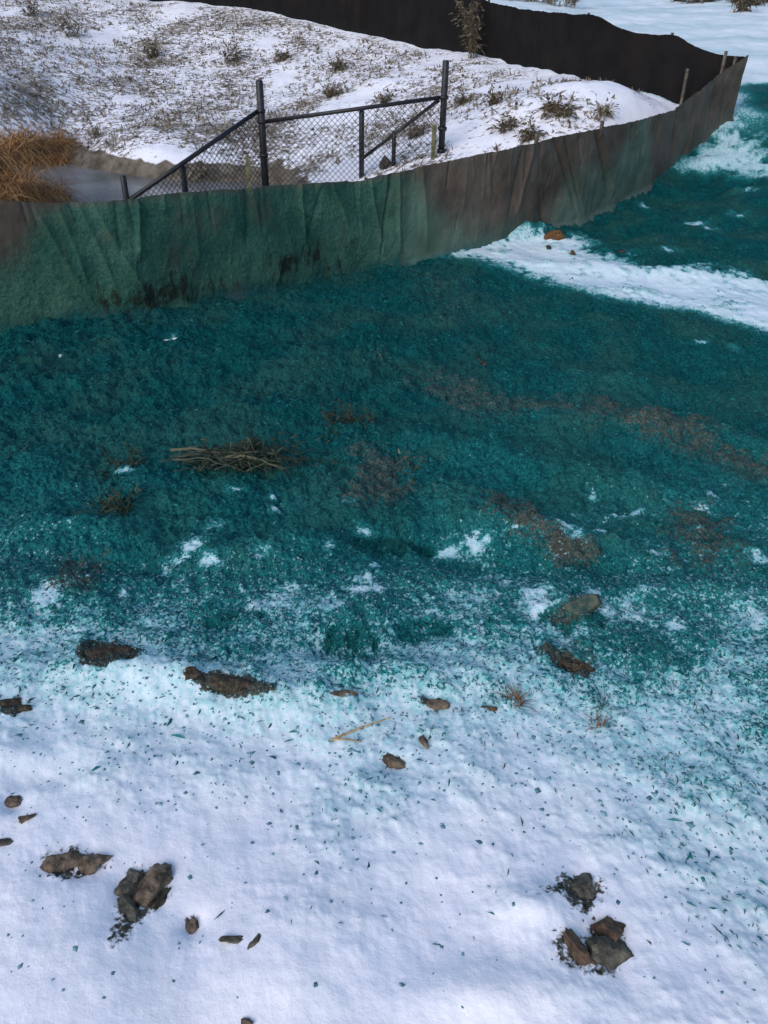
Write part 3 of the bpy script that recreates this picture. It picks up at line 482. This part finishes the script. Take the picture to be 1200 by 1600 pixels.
for _i in range(24):
    _s = _r.uniform(0.4, 7.6); _v = _r.uniform(.35, .8)
    CREASES.append((_s, _v, _s + _r.uniform(-.12, .12), _v - _r.uniform(.15, .4), _r.uniform(.012, .03), _r.choice((-1, 1)) * _r.uniform(.005, .013)))
silt_fence(FENCE_FRONT, STAKES_FRONT, 'long near silt fence, brown fabric partly coated in green mulch, crossing the picture', 1400, 70, CREASES, front_film, M['fabric_front'], 61, 1, 1)
bc = [(s, 1.0, s + 0.05 * math.sin(s * 3), 0.0, 0.10, 0.03 * (1 if i % 2 else -1)) for i, s in enumerate(np.arange(0.5, 24, 0.55))]
silt_fence(FENCE_BACK, STAKES_BACK, 'black silt fence along the far top of the snowy bowl', 900, 40, bc, back_film, M['fabric_back'], 71, -1, -1)

# ---------------------------------------------------------------- black chain link fence in the bowl
def chain_link():
    A, Bp = [Vector(q) for q in LINK['post_left']]; Rt, Rb = [Vector(q) for q in LINK['post_right']]
    root = empty('chain_link_fence', (A.x, A.y, gz(A.x, A.y)), 'black chain link fence with tall end posts above the pond', 'fence')
    def post(top, r, name='post'):
        mb = MB(); b = Vector((top.x, top.y, min(gz(top.x, top.y), top.z - 0.3) - 0.2))
        mb.tube([b, top - Vector((0, 0, 0.012)), top], [r, r, r * 0.75], 12); mb.build(name, M['black'], root, True)
        return b
    for key, r in (('post_left', 0.040), ('post_right', 0.036), ('post_mid', 0.030), ('post_short', 0.024), ('wing_post', 0.030), ('wing_end', 0.030)):
        post(Vector(LINK[key][0]), r)
    def bar(a, b, r, name):
        mb = MB(); mb.tube([Vector(a), Vector(b)], r, 10); mb.build(name, M['black'], root, True)
    bar(*LINK['rail'], 0.021, 'rail'); bar(*LINK['wing_rail'], 0.024, 'rail'); bar(*LINK['brace_right'], 0.019, 'brace')
    # fittings: collars on the tall posts
    for P, zs in ((A, (LINK['rail'][0][2], LINK['wing_rail'][0][2], 0.30)), (Rt, (LINK['rail'][1][2], 0.62, 0.40))):
        for zz in zs:
            mb = MB(); mb.tube([(P.x, P.y, zz - 0.018), (P.x, P.y, zz + 0.018)], 0.050, 12); mb.build('collar', M['black'], root, True)
    # woven mesh
    def mesh_panel(p0, p1, top_fn, bot_fn, name):
        p0, p1 = Vector(p0), Vector(p1); h = Vector((p1.x - p0.x, p1.y - p0.y, 0)); Lh = h.length; h.normalize(); nrm = Vector((-h.y, h.x, 0))
        mb = MB(); stp = 0.064; us = np.linspace(0, Lh, 25); bz = np.array([bot_fn(u) for u in us]); tz = np.array([top_fn(u) for u in us]); q = np.linspace(-1.2, 1.8, 301)
        for dirn in (1, -1):
            c = -3.0
            while c < Lh + 3.0:
                u = c + dirn * q; ok = np.nonzero((u >= 0) & (u <= Lh) & (np.interp(u, us, bz) <= q) & (q <= np.interp(u, us, tz)))[0]
                if len(ok) > 1:
                    mb.tube([Vector((p0.x + h.x * u[e], p0.y + h.y * u[e], q[e])) + nrm * 0.004 * dirn for e in (ok[0], ok[-1])], 0.0031, 4, False)
                c += stp
        mb.build(name, M['black'], root)
    a, b = LINK['rail']; Lr = math.hypot(b[0] - a[0], b[1] - a[1])
    mesh_panel(a, b, lambda u: a[2] + (b[2] - a[2]) * u / Lr, lambda u: gz(a[0] + (b[0] - a[0]) * u / Lr, a[1] + (b[1] - a[1]) * u / Lr) - 0.02, 'wire_mesh')
    c, d = LINK['wing_rail']; Lw = math.hypot(d[0] - c[0], d[1] - c[1])
    mesh_panel(c, d, lambda u: c[2] + (d[2] - c[2]) * u / Lw + 0.02, lambda u: -0.35, 'wire_mesh')
chain_link()

def lone_stake(key, label):
    a, b = [Vector(q) for q in LINK[key]]
    mb = MB(); z0 = gz(a.x, a.y) - 0.25
    mb.box((a.x, a.y, (a.z + z0) / 2), (0.04, 0.04, a.z - z0), 0.3)
    o = mb.build('marker_stake', M['stake_green'], None, False, (a.x, a.y, gz(a.x, a.y))); tag(o, label, 'stake')
lone_stake('stake', 'mossy wooden stake just left of the tallest black fence post')
lone_stake('stake_right', 'pale wooden stake beside the right end post of the chain link fence')

# ---------------------------------------------------------------- plants
def tussock(x, y, h, rad, n, label, mat, seed, group=None, name='reed_tussock', cat='dead grass', flop=1.25):
    r = random.Random(seed); mb = MB(); z0 = gz(x, y)
    lean = r.uniform(0, 6.28)
    for i in range(n):
        q = r.uniform(0, 6.28); rr = rad * math.sqrt(r.random()); bx, by = x + rr * math.cos(q), y + rr * math.sin(q)
        dq = q + r.gauss(0, 0.9); out = r.uniform(0.1, 0.9) * flop
        d = (math.cos(dq) * out + 0.35 * math.cos(lean) + r.gauss(0, .25), math.sin(dq) * out + 0.35 * math.sin(lean), r.uniform(.35, 1))
        L = h * r.uniform(0.35, 1.3)
        mb.blade((bx, by, z0 - min(0.03, h * 0.08)), d, (-math.sin(dq) + r.uniform(-.6, .6), math.cos(dq), r.uniform(-.3, .3)), L, r.uniform(0.003, 0.008) * min(1, 0.2 + h * 1.6), r.uniform(0.25, 1.1) * flop, r.random() ** 1.3, 4)
    o = mb.build(name, mat, None, False, (x, y, z0)); tag(o, label, cat, group)
    return o

def weed(x, y, h, n, spread, label, mat, seed, name='dry_weed', cat='weed', leaves=10, leaf=0.03, group=None, lean=(0, 0), dz=0.0):
    """branching dead plant > stem, foliage"""
    r = random.Random(seed); z0 = gz(x, y) + dz
    root = empty(name, (x, y, z0), label, cat, group); st, fo = MB(), MB()
    for i in range(n):
        q = r.uniform(0, 6.28); out = r.uniform(0.05, 1) * spread
        p = Vector((x + r.uniform(-.25, .25) * spread * h, y + r.uniform(-.25, .25) * spread * h, z0 - 0.03)); pts = [p.copy()]
        d = Vector((math.cos(q) * out + lean[0], math.sin(q) * out + lean[1], 1)).normalized(); L = h * r.uniform(0.5, 1.1); k = 5
        for s in range(k):
            d = (d + Vector((r.gauss(0, .16), r.gauss(0, .16), r.gauss(0, .10) - 0.03))).normalized(); p = p + d * L / k; pts.append(p.copy())
        st.tube(pts, [max(0.0012, 0.0045 * h ** 0.5 * (1 - 0.8 * t / k)) for t in range(k + 1)], 4, True, r.random())
        for j in range(leaves):
            t = r.uniform(0.15, 1) * (k - 0.01); a = pts[int(t)].lerp(pts[int(t) + 1], t - int(t))
            dd = Vector((r.gauss(0, 1), r.gauss(0, 1), r.gauss(0.3, 0.7)))
            if r.random() < 0.35:
                e = a + dd.normalized() * leaf * r.uniform(1, 3); st.tube([a, e], [0.0016, 0.0009], 3, False, r.random()); a = e
            fo.blade(a, dd, Vector((r.gauss(0, 1), r.gauss(0, 1), r.gauss(0, .6))), leaf * r.uniform(0.6, 1.6), leaf * r.uniform(.14, .4), r.uniform(0.1, 0.9), r.random(), 2)
    st.build('stem', mat, root); fo.build('foliage', mat, root)
    return root

reed_words = ['leftmost, cut by the picture edge', 'at the back left of the bowl', 'highest on the left bank', 'at the water corner', 'in the middle of the brown mass', 'low against the left picture edge', 'beside the dark notch by the water', 'nearest the water, just over the fence top', 'just over the fence top, left', 'lowest at the far left', 'low over the fence between the others']
for i, (x, y) in enumerate(REEDS):
    tussock(x, y, 0.68 if i < 4 else 0.40, 0.46, 800, 'tangled orange brown dead grass, ' + reed_words[i], M['reed'], 100 + i, 'dead grass tussocks left of the pond')

weed(*BANK['weed_tall'], 1.05, 12, 0.28, 'tall grey brown dry weed standing against the black far fence', M['weed'], 1, leaves=40, leaf=0.06)
spec = [('bush_a', .34, 'dark leafy dead weed clump in the snow below the far fence bend', 'weed'), ('bush_b', .26, 'low dark weed clump just right of the right chain link post', 'weed'), ('bush_c', .24, 'dark weed clump on the snow right of the bowl, largest there', 'weed'),
        ('bush_d', .18, 'small dark weed at the upper right of the bowl', 'weed'), ('bush_e', .30, 'dead weed seen through the right bay of chain link', 'weed'), ('bush_f', .24, 'weed patch on the snow above the chain link top rail', 'weed'),
        ('bush_g', .26, 'weed patch on the bank right of the tallest post', 'weed'), ('bush_h', .20, 'pale weed near the right narrow end of the bowl', 'weed_pale'), ('bush_i', .22, 'ragged weed just above the brown fence top', 'weed'),
        ('bank_a', .55, 'brown weed at the upper left of the snowy bank', 'weed'), ('bank_b', .45, 'tall brown weed midway up the snowy bank', 'weed'), ('bank_c', .38, 'brown weed left of the bank centre', 'weed'), ('bank_d', .30, 'dry weed on the mud rim above the pond', 'weed_pale'),
        ('bank_e', .22, 'tan weed behind the sloping fence rail', 'weed_pale'), ('bank_f', .5, 'brown weed in the top left corner of the bank', 'weed'), ('bank_g', .3, 'weed on the bank above the tallest post', 'weed'), ('bank_h', .3, 'weed clump high on the bank, right of centre', 'weed'), ('bank_i', .2, 'small weed between right post and dark leafy clump', 'weed')]
for i, (k, h, lab, mt) in enumerate(spec):
    if h: weed(*BANK[k], h * (0.62 if k[:4] == 'bush' else 0.9), 14, 1.4 if k[:4] == 'bush' else 0.9, lab, M[mt], 20 + i, leaves=18, leaf=0.055)
fb = ['behind the far fence, left end', 'behind the far fence, second from left', 'behind the fence peak', 'right of the fence peak', 'top edge, right of the snow track', 'second in the top right row', 'third in the top right row', 'fourth in the top right row', 'fifth in the top right row', 'in the top right corner', 'apart from the top right row, nearer']
for i, (x, y) in enumerate(FARBRUSH):
    weed(x, y, 0.8 if i < 4 else 0.5, 16, 0.7, 'dry brush clump ' + fb[i], M['weed_pale' if i < 4 else 'weed'], 60 + i, name='brush_clump', cat='brush', leaves=24, leaf=0.09, group='dry brush on the far slope')

# stubble of fallen leaves and grass stems on the bank: nobody could count it
mb = MB(); r = random.Random(3); N = 24000
xs = nrg.uniform(-9, 4.2, N); ys = nrg.uniform(8.0, 22.5, N); zz, _, _, _, stb, mdd = surf(xs, ys)
ins = poly_sd(_loop, xs, ys)
for x, y, z, s, md, i_ in zip(xs, ys, zz, stb, mdd, ins):
    if i_ < 0.3 or md > 0.5 or s < 0.33 or r.random() > s * 1.1: continue
    for b in range(r.randint(3, 6)):
        q = r.uniform(0, 6.28); L = r.uniform(0.03, 0.13); o_ = r.uniform(0.4, 2.2)
        mb.blade((x + r.gauss(0, .04), y + r.gauss(0, .04), z - 0.01), (math.cos(q) * o_, math.sin(q) * o_, 1), (-math.sin(q), math.cos(q), .2), L, r.uniform(0.006, 0.022), r.uniform(0, .5), r.random() ** 1.5, 2)
tag(mb.build('grass_stubble', M['weed_pale']), 'dead grass and leaf stubble poking through the snow of the bank', 'stubble', kind='stuff')

# ---------------------------------------------------------------- clods, stones, sods
def clod(x, y, sx, sy, sz, rot, label, mat, seed, name='earth_clod', cat='clod', sink=0.35, rough=0.35, group=None, sub=4, tilt=0):
    import bmesh
    bm = bmesh.new(); bmesh.ops.create_icosphere(bm, subdivisions=sub, radius=1.0)
    off = Vector((seed * 3.7, seed * 1.9, seed * 0.7)); rp = random.Random(seed)
    planes = [(Vector((rp.gauss(0, 1), rp.gauss(0, 1), rp.gauss(0.2, 0.8))).normalized(), rp.uniform(0.45, 0.82)) for _ in range(9)]
    for v in bm.verts:
        p = v.co.copy()
        for pn, po in planes:
            e = p.dot(pn) - po
            if e > 0: p -= pn * e * 0.92
        n = mnoise.fractal(p * 1.7 + off, 0.9, 2.1, 4) * rough * 0.55 + mnoise.fractal(p * 6 + off, 0.9, 2.1, 3) * 0.06
        v.co = p * (1 + n)
        v.co = Vector((v.co.x * sx, v.co.y * sy, v.co.z * sz))
    R = Matrix.Rotation(rot, 4, 'Z') @ Matrix.Rotation(tilt, 4, 'X')
    bmesh.ops.transform(bm, matrix=R, verts=bm.verts)
    me = bpy.data.meshes.new(name); bm.to_mesh(me); bm.free(); me.materials.append(M[mat])
    me.polygons.foreach_set('use_smooth', [True] * len(me.polygons))
    o = bpy.data.objects.new(name, me); COL.objects.link(o); o.location = (x, y, gz(x, y) + sz * (0.75 - 2 * sink))
    return tag(o, label, cat, group)

P = SPOT
rad = math.radians
CL = [('clod_a1', .050, .032, .028, 20, 'grey brown clod, left of a touching pair at lower left', 'clod', .35), ('clod_a2', .048, .028, .026, 0, 'flat brown clod, right of a touching pair at lower left', 'clod', .38),
      ('clod_b1', .036, .034, .026, 60, 'grey clod at the top left of the larger lower left cluster', 'clod_grey', .35), ('clod_b2', .050, .042, .034, 30, 'largest reddish brown clod of the lower left cluster', 'clod', .32), ('clod_b3', .026, .040, .026, 30, 'olive clod at the bottom of the lower left cluster', 'clod_grey', .35),
      ('clod_b4', .012, .034, .014, -28, 'dark sliver of earth right of the lower left cluster', 'sod', .3), ('clod_c', .022, .020, .020, 0, 'lone small clod right of the lower left cluster', 'clod', .45), ('frag1', .026, .010, .010, 5, 'thin grey bark scrap in the lower snow', 'clod_grey', .3), ('frag2', .008, .020, .008, -25, 'tiny dark splinter beside the bark scrap', 'clod_grey', .3),
      ('clod_d', .040, .036, .030, 10, 'grey brown clod above the big dark one at lower right', 'clod_grey', .42), ('clod_e1', .046, .036, .036, -15, 'rusty brown top lump of the dark clod at lower right', 'clod_rust', .3), ('clod_e2', .058, .044, .036, 10, 'biggest dark grey clod at lower right', 'clod_grey', .3), ('clod_e3', .020, .044, .022, 35, 'narrow brown clod left of the big dark one', 'clod_rust', .4),
      ('clod_f', .040, .022, .020, -12, 'brown clod in the middle of the speckled snow below the straw', 'clod', .35), ('clod_g', .012, .024, .016, 20, 'small upright brown scrap just right of the straw', 'clod', .3), ('clod_h', .052, .020, .020, -8, 'wide brown clod above the straw', 'clod', .4),
      ('clod_i', .026, .016, .015, 10, 'brown clod at the left edge beside a snow hollow', 'clod', .35), ('clod_j', .020, .014, .013, 20, 'small brown clod lower right of the left edge hollow', 'clod', .35), ('clod_k', .026, .014, .012, 10, 'dark clod cut by the left picture edge', 'clod_grey', .35),
      ('clod_l1', .038, .018, .018, 15, 'dark clod at the left edge, upper of two', 'sod', .35), ('clod_l2', .028, .014, .014, 10, 'dark clod at the left edge, lower of two', 'sod', .35), ('clod_m', .034, .014, .016, 0, 'small dark clod above left of the straw', 'clod', .4), ('clod_n', .030, .010, .010, 0, 'thin brown clod left of the rusty grass tuft', 'clod_rust', .35), ('clod_bottom', .014, .010, .010, 0, 'clod cut by the bottom picture edge', 'clod', .4)]
for i, (k, a, b, c, ro, lab, mt, sk) in enumerate(CL): clod(*P[k], a * 1.18, b * 1.18, c * .95, rad(ro), lab, mt, i + 1, sink=sk + .06, rough=.48)
SD = [('sod_a', .085, .040, .035, 6, 'dark muddy sod at the upper left lip of the snow'), ('sod_b', .115, .034, .045, -14, 'long dark grassy sod, largest along the snow lip'), ('sod_c', .095, .032, .032, -28, 'dark sod sloping along the snow lip at right'), ('sod_b0', .040, .020, .025, 0, 'small dark sod just left of the largest one')]
for i, (k, a, b, c, ro, lab) in enumerate(SD): clod(*P[k], a, b, c, rad(ro), lab, 'sod', 40 + i, 'sod_lump', 'sod', .42, .45)
clod(*P['rock_green'], .075, .05, .045, .2, 'mulch stained stone with a tan top, right of centre', 'sod_teal', 51, 'half_buried_stone', 'stone', .4)
clod(*P['stone_fence'], .11, .06, .06, .1, 'rust brown lump on the snow against the brown fence', 'rust_leaf', 52, 'leaf_lump', 'clod', .3, .25)
clod(*P['stone_f2'], .03, .05, .03, .2, 'narrow brown lump below the rust lump on the snow strip', 'rust_leaf', 53, cat='clod')
clod(*P['stone_f3'], .045, .05, .03, 0, 'dark lump right of the rust lump, edge of the snow strip', 'sod', 54, cat='clod')
clod(*P['stone_f4'], .03, .05, .025, 0, 'small dark lump below the rust lump on the snow', 'sod', 55, cat='clod')
clod(*BANK['rock_link'], .09, .09, .10, 0, 'dark rounded rock behind the short chain link post', 'rock', 56, 'rock', 'rock', .2, .15)
for k, s, lab in (('litter_a', .022, 'pale scrap on the teal mulch near the fence, left of two'), ('litter_b', .024, 'pale scrap on the teal mulch near the fence, right of two'), ('litter_c', .020, 'lone pale scrap on the teal mulch at far left')):
    clod(*P[k], s, s * .8, s * .5, 0.4, lab, 'paper', 57 + int(s * 1000), 'pale_scrap', 'scrap', .25, .5, sub=3)

# ---------------------------------------------------------------- tufts, straw, twigs
def tuft(x, y, h, n, label, mat, seed): tussock(x, y, h, 0.018, n, label, M[mat], seed, None, 'grass_tuft', 'grass tuft', 0.9)
M['tuft'] = simple('rusty_grass', (0.05, 0.022, 0.010), (0.30, 0.16, 0.07), 30, 0.8, 0.1, 0.003, True)
tuft(*P['tuft_a'], 0.085, 60, 'rusty dry grass tuft at the right, sticking out of speckled snow', 'tuft', 7)
tuft(*P['tuft_b'], 0.07, 40, 'reddish grass sprig below the sod at right', 'tuft', 8)
tuft(*P['tuft_b2'], 0.07, 70, 'dark grass tuft at the low end of the right sod', 'dryleaf', 9)
for i, k in enumerate(('sod_b', 'sod_a', 'sod_c')):
    tussock(P[k][0] + .02, P[k][1] + .02, 0.03, 0.06, 60, 'short dark grass growing on the ' + ('largest snow lip sod', 'upper left sod', 'right hand sod')[i], M['weed'], 70 + i, None, 'grass_tuft', 'grass tuft', 1.2)

mb = MB(); q = [Vector(v) for v in STRAW]
for v in q: v.z = gz(v.x, v.y) + 0.004
q[1].z += 0.018; mid = q[0].lerp(q[1], .5); mid.z += 0.004
root = empty('straw_stalk', q[0], 'forked tan straw stalk lying on the speckled snow', 'straw')
mb.tube([q[0], mid, q[1]], [0.0032, 0.0028, 0.0018], 6); mb.build('stem', M['straw'], root)
mb = MB(); mb.tube([q[0] + Vector((.004, 0, .003)), q[2].lerp(q[3], .5) + Vector((0, 0, .005)), q[3]], [0.0028, .0024, .0014], 6); mb.build('side_stem', M['straw'], root)

def brush_pile():
    x0, y0 = P['pile']; z0 = gz(x0, y0); r = random.Random(21)
    root = empty('brush_pile', (x0, y0, z0), 'flattened pile of bare twigs and dead weeds on the teal mulch', 'brush pile')
    def twig(a, b, rad0, tone, wob=0.02, k=6):
        mb = MB(); a, b = Vector(a), Vector(b); pts = []
        for i in range(k + 1):
            t = i / k; p = a.lerp(b, t) + Vector((r.gauss(0, wob), r.gauss(0, wob), r.gauss(0, wob * .5) + 0.02 * math.sin(t * 3.14)))
            if i == 0: p = a
            pts.append(p)
        mb.tube(pts, [rad0 * (1 - .7 * i / k) for i in range(k + 1)], 6, True, tone); mb.build('twig', M['twig'], root, True)
    for i in range(34):      # long ones lying left to right
        cx, cy = r.gauss(0.0, .10), r.gauss(0, .035); L = r.uniform(.07, .19); a = r.gauss(0.05, .45)
        p0 = (x0 + cx - L * math.cos(a), y0 + cy - L * math.sin(a), z0 + r.uniform(.015, .06)); p1 = (x0 + cx + L * math.cos(a), y0 + cy + L * math.sin(a), z0 + r.uniform(.01, .06))
        twig(p0, p1, r.uniform(.002, .0055), r.random() ** 3 * .8, .010)
    twig((x0 - .28, y0 + .05, z0 + .05), (x0 + .06, y0 + .0, z0 + .055), .008, .95, .008); twig((x0 - .02, y0, z0 + .05), (x0 + .22, y0 - .05, z0 + .03), .009, 1.0, .008)
    twig((x0 - .05, y0 - .02, z0 + .05), (x0 + .23, y0 + .02, z0 + .05), .007, .8, .008)
    for dx, lean, h in ((-.01, .01, .14), (.10, -.03, .14), (-.08, -.04, .11), (.16, .03, .10)):      # upright ones
        twig((x0 + dx, y0 + .02, z0), (x0 + dx + lean, y0 + .03, z0 + h), .005, .8, .004)
    mb = MB()
    for i in range(900):
        cx, cy = r.gauss(0.03, .13), r.gauss(.02, .045); up = abs(r.gauss(.02, .035)) * (1.8 if cx > .03 else 1.2)
        a = r.gauss(0, .8)
        mb.blade((x0 + cx, y0 + cy, z0 + up * .8), (math.cos(a), math.sin(a), r.gauss(.1, .5)), (r.gauss(0, 1), r.gauss(0, 1), r.gauss(0, 1)), r.uniform(.02, .07), r.uniform(.002, .007), r.uniform(0, .6), r.random() ** 1.6, 2)
    for i in range(500):      # upright dead clump on the right half
        cx, cy = r.gauss(.07, .045), r.gauss(.05, .03); up = r.uniform(0, .12) * max(0, 1 - abs(cx - .08) / .12)
        mb.blade((x0 + cx, y0 + cy, z0 + up), (r.gauss(0, .8), r.gauss(0, .5), r.gauss(.6, .7)), (r.gauss(0, 1), r.gauss(0, 1), r.gauss(0, 1)), r.uniform(.02, .05), r.uniform(.003, .009), r.uniform(0, .6), r.random() ** 1.6, 2)
    mb.build('leaf_litter', M['dryleaf'], root)
brush_pile()
weed(*P['weed_a'], 0.16, 14, 1.6, 'dark dead weed lying on the mulch above centre', M['dryleaf'], 81, leaves=14, leaf=.03)
weed(*P['weed_b'], 0.13, 16, 1.6, 'dark brown weed with curled leaves below left of the twig pile', M['dryleaf'], 82, leaves=14, leaf=.03)
weed(*P['weed_c'], 0.10, 8, 1.6, 'thin pale stems at the left picture edge', M['twig'], 83, leaves=4, leaf=.02)
weed(*P['weed_d'], 0.10, 10, 1.6, 'dark weed just left of the twig pile', M['dryleaf'], 84, leaves=10, leaf=.025)
weed(*P['weed_e'], 0.09, 7, 1.6, 'small brown sprig right of the twig pile on bare soil', M['twig'], 85, leaves=6, leaf=.02)
weed(*P['leaf_a'], 0.06, 4, 1.6, 'tiny rusty sprig on the mulch below the snow strip', M['tuft'], 86, leaves=5, leaf=.02)

# ---------------------------------------------------------------- mulch flecks strewn over the snow, and mulch crumbs on the wet cover
def scatter(name, xs, ys, size, mat, label, cat, flat, seed, lift=0.0, fibre=False):
    r = np.random.default_rng(seed); zz = surf(xs, ys)[0]; n = len(xs)
    dirs = np.array([(1, 0, 0), (-1, 0, 0), (0, 1, 0), (0, -1, 0), (0, 0, 1), (0, 0, -1)], float)
    tri = np.array([(0, 2, 4), (2, 1, 4), (1, 3, 4), (3, 0, 4), (2, 0, 5), (1, 2, 5), (3, 1, 5), (0, 3, 5)])
    A = r.uniform(0, 6.28, n); size = size * np.exp(r.normal(0, .35 if fibre else .42, n)); sx = size * r.uniform(.7, 1.3, n); sy = size * r.uniform(.6, 1.0, n)
    if fibre:
        dirs = np.array([(1, 0.2, -.2), (-1, 0.1, -.2), (0, -.9, -.3), (.1, 0.1, 1)]); tri = np.array([(0, 1, 3), (1, 2, 3), (2, 0, 3), (0, 2, 1)])
        A = r.normal(math.radians(112), math.radians(40), n); sx = size * r.uniform(.8, 2.4, n); sy = size * r.uniform(.3, .7, n)
    nd = len(dirs); sz = size * flat * r.uniform(.5, 1.3, n)
    loc = dirs[None] * np.stack([sx, sy, sz], 1)[:, None] * r.uniform(.75, 1.2, (n, nd, 1)) + r.normal(0, 1, (n, nd, 3)) * (size * .10)[:, None, None]
    X = loc[..., 0] * np.cos(A)[:, None] - loc[..., 1] * np.sin(A)[:, None]; Y = loc[..., 0] * np.sin(A)[:, None] + loc[..., 1] * np.cos(A)[:, None]
    V = np.stack([X + xs[:, None], Y + ys[:, None], loc[..., 2] + zz[:, None] + lift], -1).reshape(-1, 3)
    F = (tri[None] + (np.arange(n) * nd)[:, None, None]).reshape(-1, 3)
    me = bpy.data.meshes.new(name); me.from_pydata(V.tolist(), [], F.tolist())
    at = me.attributes.new('tone', 'FLOAT', 'POINT'); at.data.foreach_set('value', np.repeat(r.random(n) ** 1.4, nd).astype(np.float32))
    me.materials.append(M[mat]); me.update()
    if not fibre: me.polygons.foreach_set('use_smooth', [True] * len(me.polygons))
    o = bpy.data.objects.new(name, me); COL.objects.link(o); return tag(o, label, cat, kind='stuff')

n = 110000
x = nrg.uniform(-1.6, 1.6, n); y = nrg.uniform(.5, 2.3, n); d = y - np.interp(x, _ex, _ey)
keep = nrg.random(n) < np.clip(np.exp((d + 0.02) / 0.27), 0.007, 1) * 0.36 * (0.6 + 0.6 * fbm(x, y, .12, 2, 9))
scatter('mulch_flecks', x[keep], y[keep], 0.0038, 'fleck', 'teal mulch flecks strewn over the near snow', 'mulch', .5, 1)

n = 210000
x = nrg.uniform(-1, 1, n); y = 0.9 + 6.0 * nrg.random(n) ** 1.4; x = x * (0.5 + 0.56 * y)
d = y - np.interp(x, _ex, _ey); _, m_, _, so_, _, _ = surf(x, y)
keep = (nrg.random(n) < np.clip(m_, 0, 1) ** 2.2 * 0.62) & (poly_sd(_loop, x, y) < -0.05)
scatter('mulch_crumbs', x[keep], y[keep], 0.0048, 'crumb', 'wet fibrous teal mulch crumbs covering the ground', 'mulch', .7, 2, 0.002, True)
